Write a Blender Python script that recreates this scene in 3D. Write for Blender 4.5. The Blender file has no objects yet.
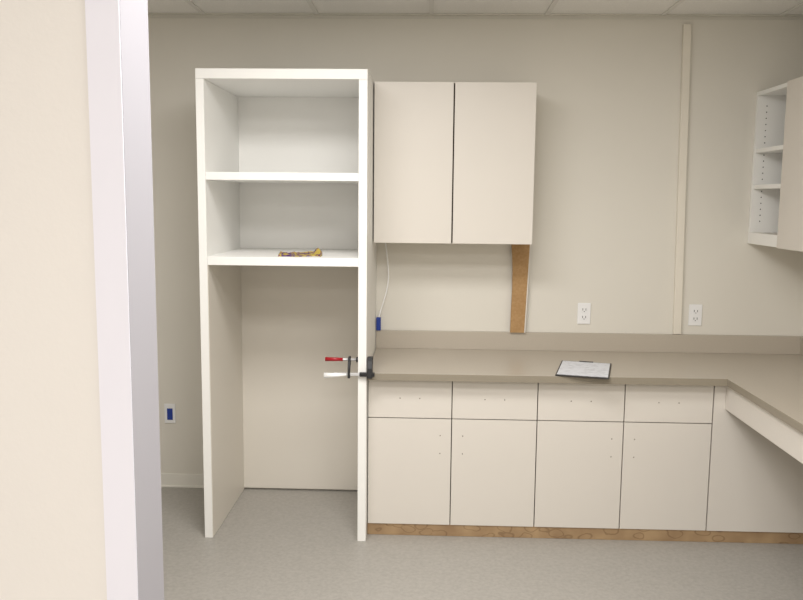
import bpy, bmesh, math, random
from mathutils import Vector, Matrix, noise
random.seed(3)
S=bpy.context.scene
def lin(c): 
    c=c/255.
    return c/12.92 if c<=.04045 else ((c+.055)/1.055)**2.4
def col(r,g,b): return (lin(r),lin(g),lin(b),1)
# ---------------- materials
def mat(name,c,rough=.5,spec=.5,nscale=None,namt=.04,bump=0,bscale=200,metal=0,c2=None,stretch=None):
    m=bpy.data.materials.new(name); m.use_nodes=True; nt=m.node_tree; b=nt.nodes['Principled BSDF']
    b.inputs['Roughness'].default_value=rough; b.inputs['Specular IOR Level'].default_value=spec; b.inputs['Metallic'].default_value=metal
    tc=nt.nodes.new('ShaderNodeTexCoord'); src=tc.outputs['Object']
    if stretch:
        mp=nt.nodes.new('ShaderNodeMapping'); mp.inputs['Scale'].default_value=stretch; nt.links.new(src,mp.inputs['Vector']); src=mp.outputs['Vector']
    n=nt.nodes.new('ShaderNodeTexNoise'); n.inputs['Scale'].default_value=nscale or 3; n.inputs['Detail'].default_value=4
    nt.links.new(src,n.inputs['Vector'])
    r=nt.nodes.new('ShaderNodeValToRGB')
    r.color_ramp.elements[0].position=.3; r.color_ramp.elements[1].position=.7
    r.color_ramp.elements[0].color=c2 if c2 else tuple(x*(1-namt) for x in c[:3])+(1,)
    r.color_ramp.elements[1].color=c if c2 else tuple(min(1,x*(1+namt)) for x in c[:3])+(1,)
    nt.links.new(n.outputs['Fac'],r.inputs['Fac']); nt.links.new(r.outputs['Color'],b.inputs['Base Color'])
    if bump:
        n2=nt.nodes.new('ShaderNodeTexNoise'); n2.inputs['Scale'].default_value=bscale; n2.inputs['Detail'].default_value=2
        nt.links.new(tc.outputs['Object'],n2.inputs['Vector'])
        bp=nt.nodes.new('ShaderNodeBump'); bp.inputs['Strength'].default_value=bump; bp.inputs['Distance'].default_value=.002
        nt.links.new(n2.outputs['Fac'],bp.inputs['Height']); nt.links.new(bp.outputs['Normal'],b.inputs['Normal'])
    return m
M_wall=mat('wall_paint',col(225,221,211),.85,.2,2,.01,.12,120)
M_wallnear=mat('near_wall_paint',col(228,223,219),.85,.2,2,.01,.12,120)
M_reveal=mat('reveal_shade',col(168,166,172),.8,.2,2,.01)  # darker grey puts the shade of the end face into its colour
M_casing=mat('casing_paint',col(230,228,238),.7,.2,2,.01)
M_ceil=mat('ceiling_tile',col(243,241,236),.95,.1,120,.04,.3,300)
M_grid=mat('ceiling_grid',col(228,226,220),.5,.3)
M_angle=mat('wall_angle',col(216,213,203),.5,.3)
M_base=mat('vinyl_base',col(230,227,218),.6,.3)
M_batten=mat('batten_cream',col(232,226,213),.5,.3)
M_white=mat('white_melamine',col(246,245,241),.5,.3,2,.003)
M_cream=mat('cream_laminate',col(221,215,206),.4,.4,2,.008)
M_cream2=mat('cream_laminate_interior',col(226,220,209),.45,.4,2,.008)
M_dark=mat('gap_shade',col(60,50,40),.8,.2)  # dark brown stands in for the shade in door gaps
M_counter=mat('taupe_laminate',col(184,175,161),.32,.5,300,.05)
M_cedge=mat('taupe_edge',col(146,137,121),.4,.5,300,.06)
M_mdf=mat('brown_particle_board',col(182,148,106),.8,.2,70,.1,c2=col(168,132,90))
M_plate=mat('outlet_plastic',col(240,240,240),.35,.5)
M_slot=mat('slot_dark',col(50,48,46),.6,.3)
M_hole=mat('drilled_hole',col(95,78,60),.8,.1)
M_blue=mat('blue_plastic',col(30,60,150),.4,.5)
M_cable=mat('white_cable',col(252,252,250),.5,.4)
M_steel=mat('clamp_steel',col(215,215,215),.35,.6,metal=.3)
M_black=mat('clamp_black_iron',col(34,34,36),.45,.5)
M_red=mat('clamp_red_handle',col(165,22,34),.35,.5)
M_cb=mat('clipboard_dark',col(46,42,40),.5,.4)
def toe_mat():
    m=bpy.data.materials.new('raw_board_with_glue_swirls'); m.use_nodes=True; nt=m.node_tree; b=nt.nodes['Principled BSDF']
    b.inputs['Roughness'].default_value=.8
    tc=nt.nodes.new('ShaderNodeTexCoord')
    n=nt.nodes.new('ShaderNodeTexNoise'); n.inputs['Scale'].default_value=7; n.inputs['Detail'].default_value=3
    nt.links.new(tc.outputs['Object'],n.inputs['Vector'])
    mp=nt.nodes.new('ShaderNodeMapping'); mp.inputs['Scale'].default_value=(.6,1,1.2)
    ad=nt.nodes.new('ShaderNodeMix'); ad.data_type='RGBA'; ad.blend_type='ADD'; ad.inputs['Factor'].default_value=.06
    nt.links.new(tc.outputs['Object'],ad.inputs['A']); nt.links.new(n.outputs['Color'],ad.inputs['B'])
    nt.links.new(ad.outputs['Result'],mp.inputs['Vector'])
    r=nt.nodes.new('ShaderNodeValToRGB'); r.color_ramp.elements[0].position=.35; r.color_ramp.elements[1].position=.65
    r.color_ramp.elements[0].color=col(152,124,92); r.color_ramp.elements[1].color=col(176,148,112)
    nt.links.new(n.outputs['Fac'],r.inputs['Fac'])
    v=nt.nodes.new('ShaderNodeTexVoronoi'); v.inputs['Scale'].default_value=18; nt.links.new(mp.outputs['Vector'],v.inputs['Vector'])
    r2=nt.nodes.new('ShaderNodeValToRGB'); cr=r2.color_ramp; cr.elements[0].position=.0; cr.elements[0].color=(0,0,0,1); cr.elements[1].position=1; cr.elements[1].color=(0,0,0,1)
    for p,k in ((.36,0),(.40,.5),(.43,.5),(.47,0)):
        e=cr.elements.new(p); e.color=(k,k,k,1)
    nt.links.new(v.outputs['Distance'],r2.inputs['Fac'])
    mx=nt.nodes.new('ShaderNodeMix'); mx.data_type='RGBA'; nt.links.new(r2.outputs['Color'],mx.inputs['Factor'])
    nt.links.new(r.outputs['Color'],mx.inputs['A']); mx.inputs['B'].default_value=col(112,86,58)
    nt.links.new(mx.outputs['Result'],b.inputs['Base Color'])
    return m
M_ply=toe_mat()
def floor_mat():
    m=bpy.data.materials.new('speckled_vinyl_floor'); m.use_nodes=True; nt=m.node_tree; b=nt.nodes['Principled BSDF']
    b.inputs['Roughness'].default_value=.42; b.inputs['Specular IOR Level'].default_value=.35
    tc=nt.nodes.new('ShaderNodeTexCoord')
    n=nt.nodes.new('ShaderNodeTexNoise'); n.inputs['Scale'].default_value=55; n.inputs['Detail'].default_value=6; n.inputs['Roughness'].default_value=.75
    r=nt.nodes.new('ShaderNodeValToRGB'); r.color_ramp.elements[0].position=.35; r.color_ramp.elements[1].position=.65
    r.color_ramp.elements[0].color=col(158,154,147); r.color_ramp.elements[1].color=col(173,169,162)
    nt.links.new(tc.outputs['Object'],n.inputs['Vector'])
    nt.links.new(n.outputs['Fac'],r.inputs['Fac']); nt.links.new(r.outputs['Color'],b.inputs['Base Color'])
    return m
M_floor=floor_mat()
def paper_mat():
    m=bpy.data.materials.new('printed_paper'); m.use_nodes=True; nt=m.node_tree; b=nt.nodes['Principled BSDF']
    b.inputs['Roughness'].default_value=.4
    tc=nt.nodes.new('ShaderNodeTexCoord'); 
    w=nt.nodes.new('ShaderNodeTexWave'); w.bands_direction='Y'; w.inputs['Scale'].default_value=14; w.inputs['Distortion'].default_value=0
    n=nt.nodes.new('ShaderNodeTexNoise'); n.inputs['Scale'].default_value=35
    mm=nt.nodes.new('ShaderNodeMath'); mm.operation='MULTIPLY'
    r=nt.nodes.new('ShaderNodeValToRGB'); r.color_ramp.elements[0].position=.42; r.color_ramp.elements[1].position=.6
    r.color_ramp.elements[0].color=col(226,229,236); r.color_ramp.elements[1].color=col(170,173,180)
    nt.links.new(tc.outputs['Object'],w.inputs['Vector']); nt.links.new(tc.outputs['Object'],n.inputs['Vector'])
    nt.links.new(w.outputs['Fac'],mm.inputs[0]); nt.links.new(n.outputs['Fac'],mm.inputs[1])
    nt.links.new(mm.outputs[0],r.inputs['Fac']); nt.links.new(r.outputs['Color'],b.inputs['Base Color'])
    return m
def wrapper_mat():
    m=bpy.data.materials.new('printed_foil_wrapper'); m.use_nodes=True; nt=m.node_tree; b=nt.nodes['Principled BSDF']
    b.inputs['Roughness'].default_value=.4
    tc=nt.nodes.new('ShaderNodeTexCoord'); n=nt.nodes.new('ShaderNodeTexNoise'); n.inputs['Scale'].default_value=20; n.inputs['Detail'].default_value=1
    r=nt.nodes.new('ShaderNodeValToRGB'); cr=r.color_ramp; cr.interpolation='CONSTANT'
    cr.elements[0].position=0; cr.elements[0].color=col(172,150,62)
    cr.elements[1].position=.60; cr.elements[1].color=col(184,162,74)
    e=cr.elements.new(.38); e.color=col(84,48,104)
    e=cr.elements.new(.49); e.color=col(180,158,70)
    e=cr.elements.new(.54); e.color=col(112,56,96)
    nt.links.new(tc.outputs['Object'],n.inputs['Vector']); nt.links.new(n.outputs['Fac'],r.inputs['Fac']); nt.links.new(r.outputs['Color'],b.inputs['Base Color'])
    return m
# ---------------- helpers
def link(o): S.collection.objects.link(o); return o
def fin(o,parent=None,bev=0,smooth=False):
    link(o)
    if parent is not None:
        o.parent=parent; o.location=o.location-parent.location
    if bev:
        md=o.modifiers.new('bevel','BEVEL'); md.width=bev; md.segments=2; md.limit_method='ANGLE'
    if smooth:
        for p in o.data.polygons: p.use_smooth=True
    return o
def boxes(name,lst,mats,parent=None,bev=0,origin=None,discs=()):
    """one mesh from several boxes (x0,x1,y0,y1,z0,z1[,mat index]); discs (x,y,z,r,axis,mat)"""
    bm=bmesh.new()
    if origin is None:
        o0=lst[0]; origin=Vector(((o0[0]+o0[1])/2,(o0[2]+o0[3])/2,(o0[4]+o0[5])/2))
    origin=Vector(origin)
    for t in lst:
        x0,x1,y0,y1,z0,z1=t[:6]; mi=t[6] if len(t)>6 else 0
        g=bmesh.ops.create_cube(bm,size=1)
        for v in g['verts']:
            v.co=Vector(((x0+x1)/2+v.co.x*(x1-x0),(y0+y1)/2+v.co.y*(y1-y0),(z0+z1)/2+v.co.z*(z1-z0)))-origin
        for f in {f for v in g['verts'] for f in v.link_faces}: f.material_index=mi
    for (x,y,z,r,ax,mi) in discs:
        rot=Matrix.Rotation(math.pi/2,4,'X') if ax=='y' else (Matrix.Rotation(math.pi/2,4,'Y') if ax=='x' else Matrix())
        g=bmesh.ops.create_cone(bm,cap_ends=True,segments=12,radius1=r,radius2=r,depth=.0016,matrix=Matrix.Translation(Vector((x,y,z))-origin)@rot)
        for f in {f for v in g['verts'] for f in v.link_faces}: f.material_index=mi
    me=bpy.data.meshes.new(name); bm.to_mesh(me); bm.free()
    for m in (mats if isinstance(mats,(list,tuple)) else [mats]): me.materials.append(m)
    o=bpy.data.objects.new(name,me); o.location=origin
    return fin(o,parent,bev)
def cyl(name,a,b,r,m,parent=None,seg=20,r2=None,smooth=True):
    a=Vector(a); b=Vector(b); d=b-a
    bm=bmesh.new(); bmesh.ops.create_cone(bm,cap_ends=True,segments=seg,radius1=r,radius2=r if r2 is None else r2,depth=d.length,matrix=d.to_track_quat('Z','Y').to_matrix().to_4x4())
    me=bpy.data.meshes.new(name); bm.to_mesh(me); bm.free(); me.materials.append(m)
    o=bpy.data.objects.new(name,me); o.location=(a+b)/2
    fin(o,parent)
    if smooth:
        for p in me.polygons: p.use_smooth=len(p.vertices)==4
    return o
def root(name,loc,label,cat,group=None):
    e=bpy.data.objects.new(name,None); e.location=loc; e.empty_display_size=.1; link(e)
    e['label']=label; e['category']=cat
    if group: e['group']=group
    return e
def tag(o,label,cat,group=None):
    o['label']=label; o['category']=cat
    if group: o['group']=group
    return o
def st(o): o['kind']='structure'; return o
# ---------------- dimensions
H=2.641; xR=2.07; xL=-2.7; yN=-6.6
st(boxes('floor',[(xL-.1,xR+.1,yN-.1,.1,-.1,0)],M_floor))
st(boxes('ceiling',[(xL-.1,xR+.1,yN-.1,.1,H,H+.1)],M_ceil))
st(boxes('wall_back',[(xL-.1,xR+.1,0,.1,0,H)],M_wall))
st(boxes('wall_right',[(xR,xR+.1,yN,0,0,H)],M_wall))
st(boxes('wall_left',[(xL-.1,xL,yN,0,0,H)],M_wall))
st(boxes('wall_front',[(xL-.1,xR+.1,yN-.1,yN,0,H)],M_wall))
# near partition wall; the end face has its shade in the colour
yP=-4.49+1.30
st(boxes('wall_partition',[(xL,-.540,yP,yP+.125,0,H)],M_wallnear))
st(boxes('trim_1',[(-.540,-.4870,yP-.002,yP+.001,0,H)],M_casing))
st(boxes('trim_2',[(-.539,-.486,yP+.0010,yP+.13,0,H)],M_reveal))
# base and ceiling trim
st(boxes('baseboard_back',[(xL,-1.085,-.010,0,0,.080),(xL,-1.085,-.018,-.006,0,.012)],M_base,bev=.002))
st(boxes('trim_3',[(xL,xR,-.024,0,H-.008,H-.001),(xL,xR,-.003,0,H-.024,H-.001)],M_angle))
n=4
for k in range(-4,4):
    st(boxes('trim_%d'%n,[(k*.61-.012,k*.61+.012,yN,-.025,H-.006,H-.0005)],M_grid)); n+=1
for k in range(0,10):
    y=-.52-.61*k
    st(boxes('trim_%d'%n,[(xL,xR,y-.012,y+.012,H-.0045,H-.0005)],M_grid)); n+=1
# ---------------- tall cabinet
TL,TR,YT,ZT=-1.0782,-.2862,-.698,2.249
tl,tr=-1.0403,-.3264
R=root('tall_open_cabinet',((TL+TR)/2,YT/2,0),'tall open white cabinet with two shelves above an empty lower bay','cabinet')
yb=-.003
boxes('side_panel',[(TL,tl,YT,yb,0.001,ZT-.046)],M_white,R,.0015)
boxes('side_panel',[(tr,TR,YT,yb,0.001,ZT-.046)],M_white,R,.0015)
boxes('top_panel',[(TL,TR,YT,yb,ZT-.0455,ZT)],M_white,R,.0015)
boxes('shelf',[(tl+.0005,tr-.0005,YT+.002,yb-.02,1.7439,1.7805)],M_white,R,.0015)
boxes('shelf',[(tl+.0005,tr-.0005,YT+.002,yb-.02,1.3461,1.3861)],M_white,R,.0015)
boxes('back_panel',[(tl+.0005,tr-.0005,yb-.018,yb,1.3866,ZT-.046)],M_white,R)
o=boxes('lower_back_panel',[(tl+.0005,tr-.0005,yb-.018,yb,.012,1.3455)],M_cream2,R); o['label']='cream laminate lower back panel'
o=boxes('side_lining',[(tl+.0003,tl+.003,YT+.004,yb-.019,.002,1.3455)],M_cream2,R); o['label']='cream laminate lining of the lower bay'
# ---------------- base cabinets
X=[-.2845,.1262,.5411,.9597,1.3830]
YB=-.615; zB=.0605; zD=.6005; zTop=.7995
def base_cab(i):
    x0,x1,x2=X[i],X[i+1],X[i+2]
    lab='cream two-door two-drawer base cabinet beside the '+('tall cabinet' if i==0 else 'corner panel')
    C=root('base_cabinet',((x0+x2)/2,YB/2,0),lab,'cabinet','drilled cream base cabinets without handles')
    boxes('body',[(x0+.0008,x2-.0008,YB+.0195,-.004,zB+.004,zTop)],M_dark,C)  # carcass coloured dark so the gaps between fronts read as shaded
    for j,(a,b) in enumerate([(x0,x1),(x1,x2)]):
        g=.0023
        cx=(a+b)/2
        hx=b-.055 if j==0 else a+.055
        d1=[(hx,YB-.0002,zD-.085,.0028,'y',1),(hx,YB-.0002,zD-.175,.0028,'y',1)]
        boxes('door',[(a+g,b-g,YB,YB+.018,zB,zD-g)],[M_cream,M_hole],C,.0012,discs=d1)
        d2=[(cx-.048,YB-.0002,(zD+zTop)/2,.0028,'y',1),(cx+.048,YB-.0002,(zD+zTop)/2,.0028,'y',1)]
        boxes('drawer_front',[(a+g,b-g,YB,YB+.018,zD+g,zTop-.003)],[M_cream,M_hole],C,.0012,discs=d2)
base_cab(0); base_cab(2)
tag(boxes('corner_panel',[(X[4]+.003,xR-.002,YB,YB+.018,zB,zTop),(X[4]+.003,xR-.002,YB+.0305,YB+.05,.001,zTop),(X[4]+.003,xR-.002,YB+.0175,YB+.031,zB+.002,zTop)],M_cream),'plain cream laminate panel closing the counter corner','panel')
tag(boxes('toe_kick',[(-.2845,xR-.002,-.610,-.592,.001,zB-.001)],M_ply),'raw wood toe kick board under the base cabinets','toe kick')
# ---------------- worktop (L shaped)
zc0,zc1=.8015,.8362; yc=-.6805; xc=1.4187; yE=-2.9
def lshape(name,x0,x1,xin,yfront,yend,z0,z1,mats,loc):
    bm=bmesh.new(); loc=Vector(loc)
    pts=[(x0,-.002),(x0,yfront),(xin,yfront),(xin,yend),(x1,yend),(x1,-.002)]
    b=[bm.verts.new(Vector((x,y,z0))-loc) for x,y in pts]; t=[bm.verts.new(Vector((x,y,z1))-loc) for x,y in pts]
    bm.faces.new(t); bm.faces.new(list(reversed(b)))
    for i in range(6):
        j=(i+1)%6; f=bm.faces.new([b[i],b[j],t[j],t[i]]); f.material_index=1
    bmesh.ops.recalc_face_normals(bm,faces=bm.faces)
    me=bpy.data.meshes.new(name); bm.to_mesh(me); bm.free()
    for m in mats: me.materials.append(m)
    o=bpy.data.objects.new(name,me); o.location=loc; return fin(o,None,.0015)
W=lshape('worktop',-.2838,xR-.001,xc,yc,yE,zc0,zc1,[M_counter,M_cedge],(0,0,zc0))
tag(W,'L-shaped taupe laminate worktop with a low backsplash','worktop')
boxes('backsplash',[(-.2838,xR-.001,-.021,-.002,zc1,.937)],M_counter,W,.0015)
boxes('backsplash',[(xR-.021,xR-.001,yE,-.0215,zc1,.937)],M_counter,W,.0015)
o=boxes('apron',[(xc+.02,xc+.038,yE+.02,YB-.001,.6758,zc0-.0002)],M_cream,W,bev=.001); o['label']='cream laminate apron'
o=boxes('end_support',[(xc+.04,xR-.002,yE+.02,yE+.045,.001,zc0-.0002)],M_cream,W,bev=.001); o['label']='cream laminate end panel'
# ---------------- upper cabinet
u0,u1,u2=-.2845,.1201,.5277; z0,z1=1.4402,2.2445; yu=-.33
U=root('upper_cabinet',((u0+u2)/2,yu/2,z0),'cream two-door wall cabinet beside the tall cabinet','cabinet')
boxes('body',[(u0+.004,u2-.001,yu+.0195,-.002,z0+.001,z1-.001)],[M_cream],U)
boxes('seam_shade_strip',[(u1-.004,u1+.004,yu+.0165,yu+.0192,z0+.003,z1-.003)],[M_dark],U)  # added strip, paints the shade of the seam between the doors
boxes('door',[(u0+.005,u1-.0035,yu,yu+.018,z0,z1)],M_cream,U,.0012)
boxes('door',[(u1+.0035,u2,yu,yu+.018,z0,z1)],M_cream,U,.0012)
# particle board strip standing under upper cabinet
def extr(name,prof,y0,y1,m,loc,parent=None):
    bm=bmesh.new(); loc=Vector(loc)
    fr=[bm.verts.new(Vector((x,y0,z))-loc) for x,z in prof]; bk=[bm.verts.new(Vector((x,y1,z))-loc) for x,z in prof]
    bm.faces.new(fr); bm.faces.new(list(reversed(bk)))
    for i in range(len(prof)):
        j=(i+1)%len(prof); bm.faces.new([fr[i],fr[j],bk[j],bk[i]])
    bmesh.ops.recalc_face_normals(bm,faces=bm.faces)
    me=bpy.data.meshes.new(name); bm.to_mesh(me); bm.free(); me.materials.append(m)
    o=bpy.data.objects.new(name,me); o.location=loc; return fin(o,parent)
loc=(.495,-.03,.938)
left=[(.452,1.438),(.460,1.36),(.463,1.28),(.464,1.18),(.461,1.06),(.459,.938)]
SB=extr('support_board',[(.535,.938),(.553,1.438)]+left,-.040,-.022,M_mdf,loc)
tag(SB,'raw brown particle board strip standing between backsplash and wall cabinet','board')
o=extr('edge_band',[(.5352,.938),(.5412,.938),(.5592,1.438),(.5532,1.438)],-.0402,-.0218,M_cream,loc,None); o.parent=SB; o.location=(0,0,0); o['label']='cream edge band'
# ---------------- side wall cabinet
xr=1.7347; q0,q1=1.443,2.2445; ys=-.415; ye=-1.25
Q=root('wall_cabinet',((xr+xR)/2,ye/2,q0),'cream wall cabinet with an open shelved end beside a closed door','cabinet')
xb=xR-.002
pin=[]
for cx in (xr+.05,xb-.09):
    z=q0+.12
    while z<q1-.06:
        pin.append((cx,-.0212,z,.003,'y',1)); z+=.032
boxes('end_panel',[(xr,xb,-.021,-.003,q0,q1)],[M_white,M_slot],Q,discs=pin)
boxes('divider_panel',[(xr+.001,xb,ys-.018,ys,q0+.062,q1-.02)],M_white,Q)
boxes('end_panel',[(xr+.019,xb,ye,ye+.018,q0,q1)],M_cream,Q)
boxes('top_panel',[(xr+.0005,xb,ye+.019,-.0215,q1-.02,q1)],M_white,Q)
boxes('bottom_panel',[(xr+.0005,xb,ye+.019,-.0215,q0+.001,q0+.06)],M_cream,Q)
boxes('back_panel',[(xb-.008,xb,ys+.001,-.0215,q0+.061,q1-.021)],M_white,Q)
for z in (1.925,1.735):
    boxes('shelf',[(xr+.006,xb-.009,ys+.001,-.0218,z,z+.022)],M_white,Q,.001)
boxes('door',[(xr-.019,xr-.001,ye,ys-.003,q0-.002,q1+.0)],M_cream,Q,.0012)
boxes('bottom_rail',[(xr-.001,xr+.0003,ys,-.021,q0,q0+.06)],M_white,Q)
# ---------------- batten on wall
ba=tag(boxes('wall_batten',[(1.341,1.382,-.024,-.001,.940,2.590)],M_batten,bev=.002),'tall cream batten fixed flat to the back wall','batten')
ba.rotation_euler=(0,-.018,0)
# ---------------- outlets
def outlet(x,z,lab):
    O=root('outlet',(x,-.001,z),lab,'outlet','duplex outlets above the worktop')
    boxes('cover_plate',[(x-.036,x+.036,-.007,-.001,z-.059,z+.059)],M_plate,O,.003)
    for dz in (.021,-.021):
        boxes('socket',[(x-.017,x+.017,-.0095,-.0068,z+dz-.015,z+dz+.015),(x-.010,x-.007,-.0101,-.0094,z+dz-.004,z+dz+.008,1),(x+.007,x+.010,-.0101,-.0094,z+dz-.004,z+dz+.008,1),(x-.0025,x+.0025,-.0101,-.0094,z+dz-.011,z+dz-.007,1)],[M_plate,M_slot],O)
outlet(.866,1.045,'white duplex outlet above the worktop near the support board')
outlet(1.475,1.045,'white duplex outlet above the worktop beside the wall batten')
x,z=-1.462,.435
O=root('data_outlet',(x,-.001,z),'white wall plate with a blue data jack above the baseboard','outlet')
boxes('cover_plate',[(x-.032,x+.032,-.007,-.001,z-.057,z+.057)],M_plate,O,.003)
boxes('jack',[(x-.015,x+.017,-.010,-.0068,z-.036,z+.030)],M_blue,O,.001)
# ---------------- cable and blue plug
cu=bpy.data.curves.new('cable','CURVE'); cu.dimensions='3D'; cu.bevel_depth=.004; cu.bevel_resolution=3
sp=cu.splines.new('NURBS'); P=[(-.236,-.03,1.436),(-.226,-.03,1.36),(-.212,-.03,1.26),(-.222,-.03,1.16),(-.250,-.028,1.08),(-.268,-.022,1.012)]
sp.points.add(len(P)-1); sp.use_endpoint_u=True
for p,c in zip(sp.points,P): p.co=(*c,1)
cu.materials.append(M_cable)
tmp=bpy.data.objects.new('tmp_curve',cu); link(tmp)
dg=bpy.context.evaluated_depsgraph_get(); me=bpy.data.meshes.new_from_object(tmp.evaluated_get(dg))
bpy.data.objects.remove(tmp)
tag(link(bpy.data.objects.new('data_cable',me)),'thin white cable hanging beneath the wall cabinet','cable')
tag(boxes('data_plug',[(-.2825,-.258,-.034,-.010,.9375,1.010)],M_blue,bev=.003),'small blue data plug at the end of the white cable','plug')
# ---------------- clipboard
th=math.radians(-14)
cl=Vector((.775,-.535,zc1+.001))
CB=root('clipboard',cl,'dark clipboard holding a printed white sheet on the worktop','clipboard')
def cbpart(name,lst,mats,bev=0):
    o=boxes(name,lst,mats,None,bev,origin=(0,0,0)); o.parent=CB; return o
cbpart('board',[(-.125,.125,-.180,.186,0,.006)],M_cb,.002)
cbpart('paper',[(-.118,.118,-.168,.172,.0063,.0075)],paper_mat())
cbpart('clip',[(-.035,.035,.166,.183,.0076,.010)],M_black,.001)
CB.rotation_euler=(0,0,th)
# ---------------- clamp
zb_=.836; yk=YT-.014
K=root('bar_clamp',(-.33,yk,zb_),'bar clamp with red handle gripping the tall cabinet side panel','clamp')
boxes('steel_bar',[(-.440,-.262,yk-.003,yk+.003,zb_-.007,zb_+.007)],M_steel,K,.001)
def jaw(name,xa,xb,par):
    prof=[(-.012,-.018),(.010,-.020),(.014,.012),(.026,.034),(.050,.050),(.054,.078),(.022,.080),(.004,.062),(-.008,.030)]
    bm=bmesh.new(); loc=Vector(((xa+xb)/2,yk,zb_))
    A=[bm.verts.new((xa-loc.x,y,z)) for y,z in prof]; B=[bm.verts.new((xb-loc.x,y,z)) for y,z in prof]
    bm.faces.new(A); bm.faces.new(list(reversed(B)))
    for i in range(len(prof)):
        j=(i+1)%len(prof); bm.faces.new([A[i],A[j],B[j],B[i]])
    bmesh.ops.recalc_face_normals(bm,faces=bm.faces)
    me=bpy.data.meshes.new(name); bm.to_mesh(me); bm.free(); me.materials.append(M_black)
    o=bpy.data.objects.new(name,me); o.location=loc; return fin(o,par,.003)
jaw('fixed_jaw',-.2825,-.256,K)
jaw('sliding_jaw',-.374,-.362,K)
boxes('bar_stop',[(-.318,-.246,yk-.008,yk+.008,zb_-.010,zb_+.010)],M_black,K,.003)
ysx=yk+.036; zs=zb_+.064
cyl('screw',(-.470,ysx,zs),(-.336,ysx,zs),.0055,M_steel,K)
cyl('swivel_pad',(-.336,ysx,zs),(-.3272,ysx,zs),.013,M_black,K)
cyl('handle',(-.485,ysx,zs),(-.400,ysx,zs),.010,M_red,K,r2=.008)
cyl('screw_lever',(-.485,yk-.008,zb_-.006),(-.380,yk-.010,zb_-.001),.014,M_cable,K,r2=.006)
# ---------------- crumpled wrapper on shelf
bm=bmesh.new(); bmesh.ops.create_grid(bm,x_segments=26,y_segments=9,size=1)
for v in bm.verts:
    x,y=v.co.x,v.co.y
    s=.055+.014*math.cos(x*5)+.012*noise.noise(Vector((x*3,0,4)))
    h=.002+.012*abs(noise.noise(Vector((x*3.2,y*1.5,1))))+.006*abs(noise.noise(Vector((x*8,y*3,7))))+.008*(1+y)/2
    h+=.024*math.exp(-((x-.82)/.15)**2-((y-.5)/.5)**2)
    v.co=Vector((x*.102+.006*noise.noise(Vector((0,y*4,2))),y*s+.012*math.sin(x*3),h+.0008))
g=bmesh.ops.extrude_face_region(bm,geom=bm.faces[:])
for e in g['geom']:
    if isinstance(e,bmesh.types.BMVert): e.co.z=0
bmesh.ops.recalc_face_normals(bm,faces=bm.faces)
me=bpy.data.meshes.new('wrapper'); bm.to_mesh(me); bm.free(); me.materials.append(wrapper_mat())
wr=bpy.data.objects.new('crumpled_wrapper',me); link(wr); wr.location=(-.618,-.575,1.3864); wr.rotation_euler=(0,0,.1)
tag(wr,'crumpled yellow and purple wrapper lying on the cabinet shelf','wrapper')
# ---------------- lights
def area(x,y,w,sx=1.2,sy=.6,c=(1,.98,.965)):
    l=bpy.data.lights.new('ceiling_light','AREA'); l.shape='RECTANGLE'; l.size=sx; l.size_y=sy; l.energy=w; l.color=c
    o=bpy.data.objects.new('ceiling_light',l); o.location=(x,y,H-.02); link(o)
area(-.4,-2.0,40); area(.4,-3.1,42); area(-.3,-5.5,74)
w=bpy.data.worlds.new('w'); S.world=w; w.use_nodes=True; w.node_tree.nodes['Background'].inputs[0].default_value=(.8,.85,1,1); w.node_tree.nodes['Background'].inputs[1].default_value=.1
S.view_settings.view_transform='Standard'
# ---------------- camera
yaw,pitch,roll=.0322,.1240,.0097
cam=bpy.data.cameras.new('camera'); co=bpy.data.objects.new('camera',cam); link(co)
cam.sensor_width=36; cam.lens=813.5*36/803; cam.clip_start=.05
Mx=Matrix.Rotation(yaw,4,'Z')@Matrix.Rotation(math.pi/2-pitch,4,'X')@Matrix.Rotation(roll,4,'Z')
co.matrix_world=Matrix.Translation((0,-4.4902,1.6656))@Mx
S.camera=co
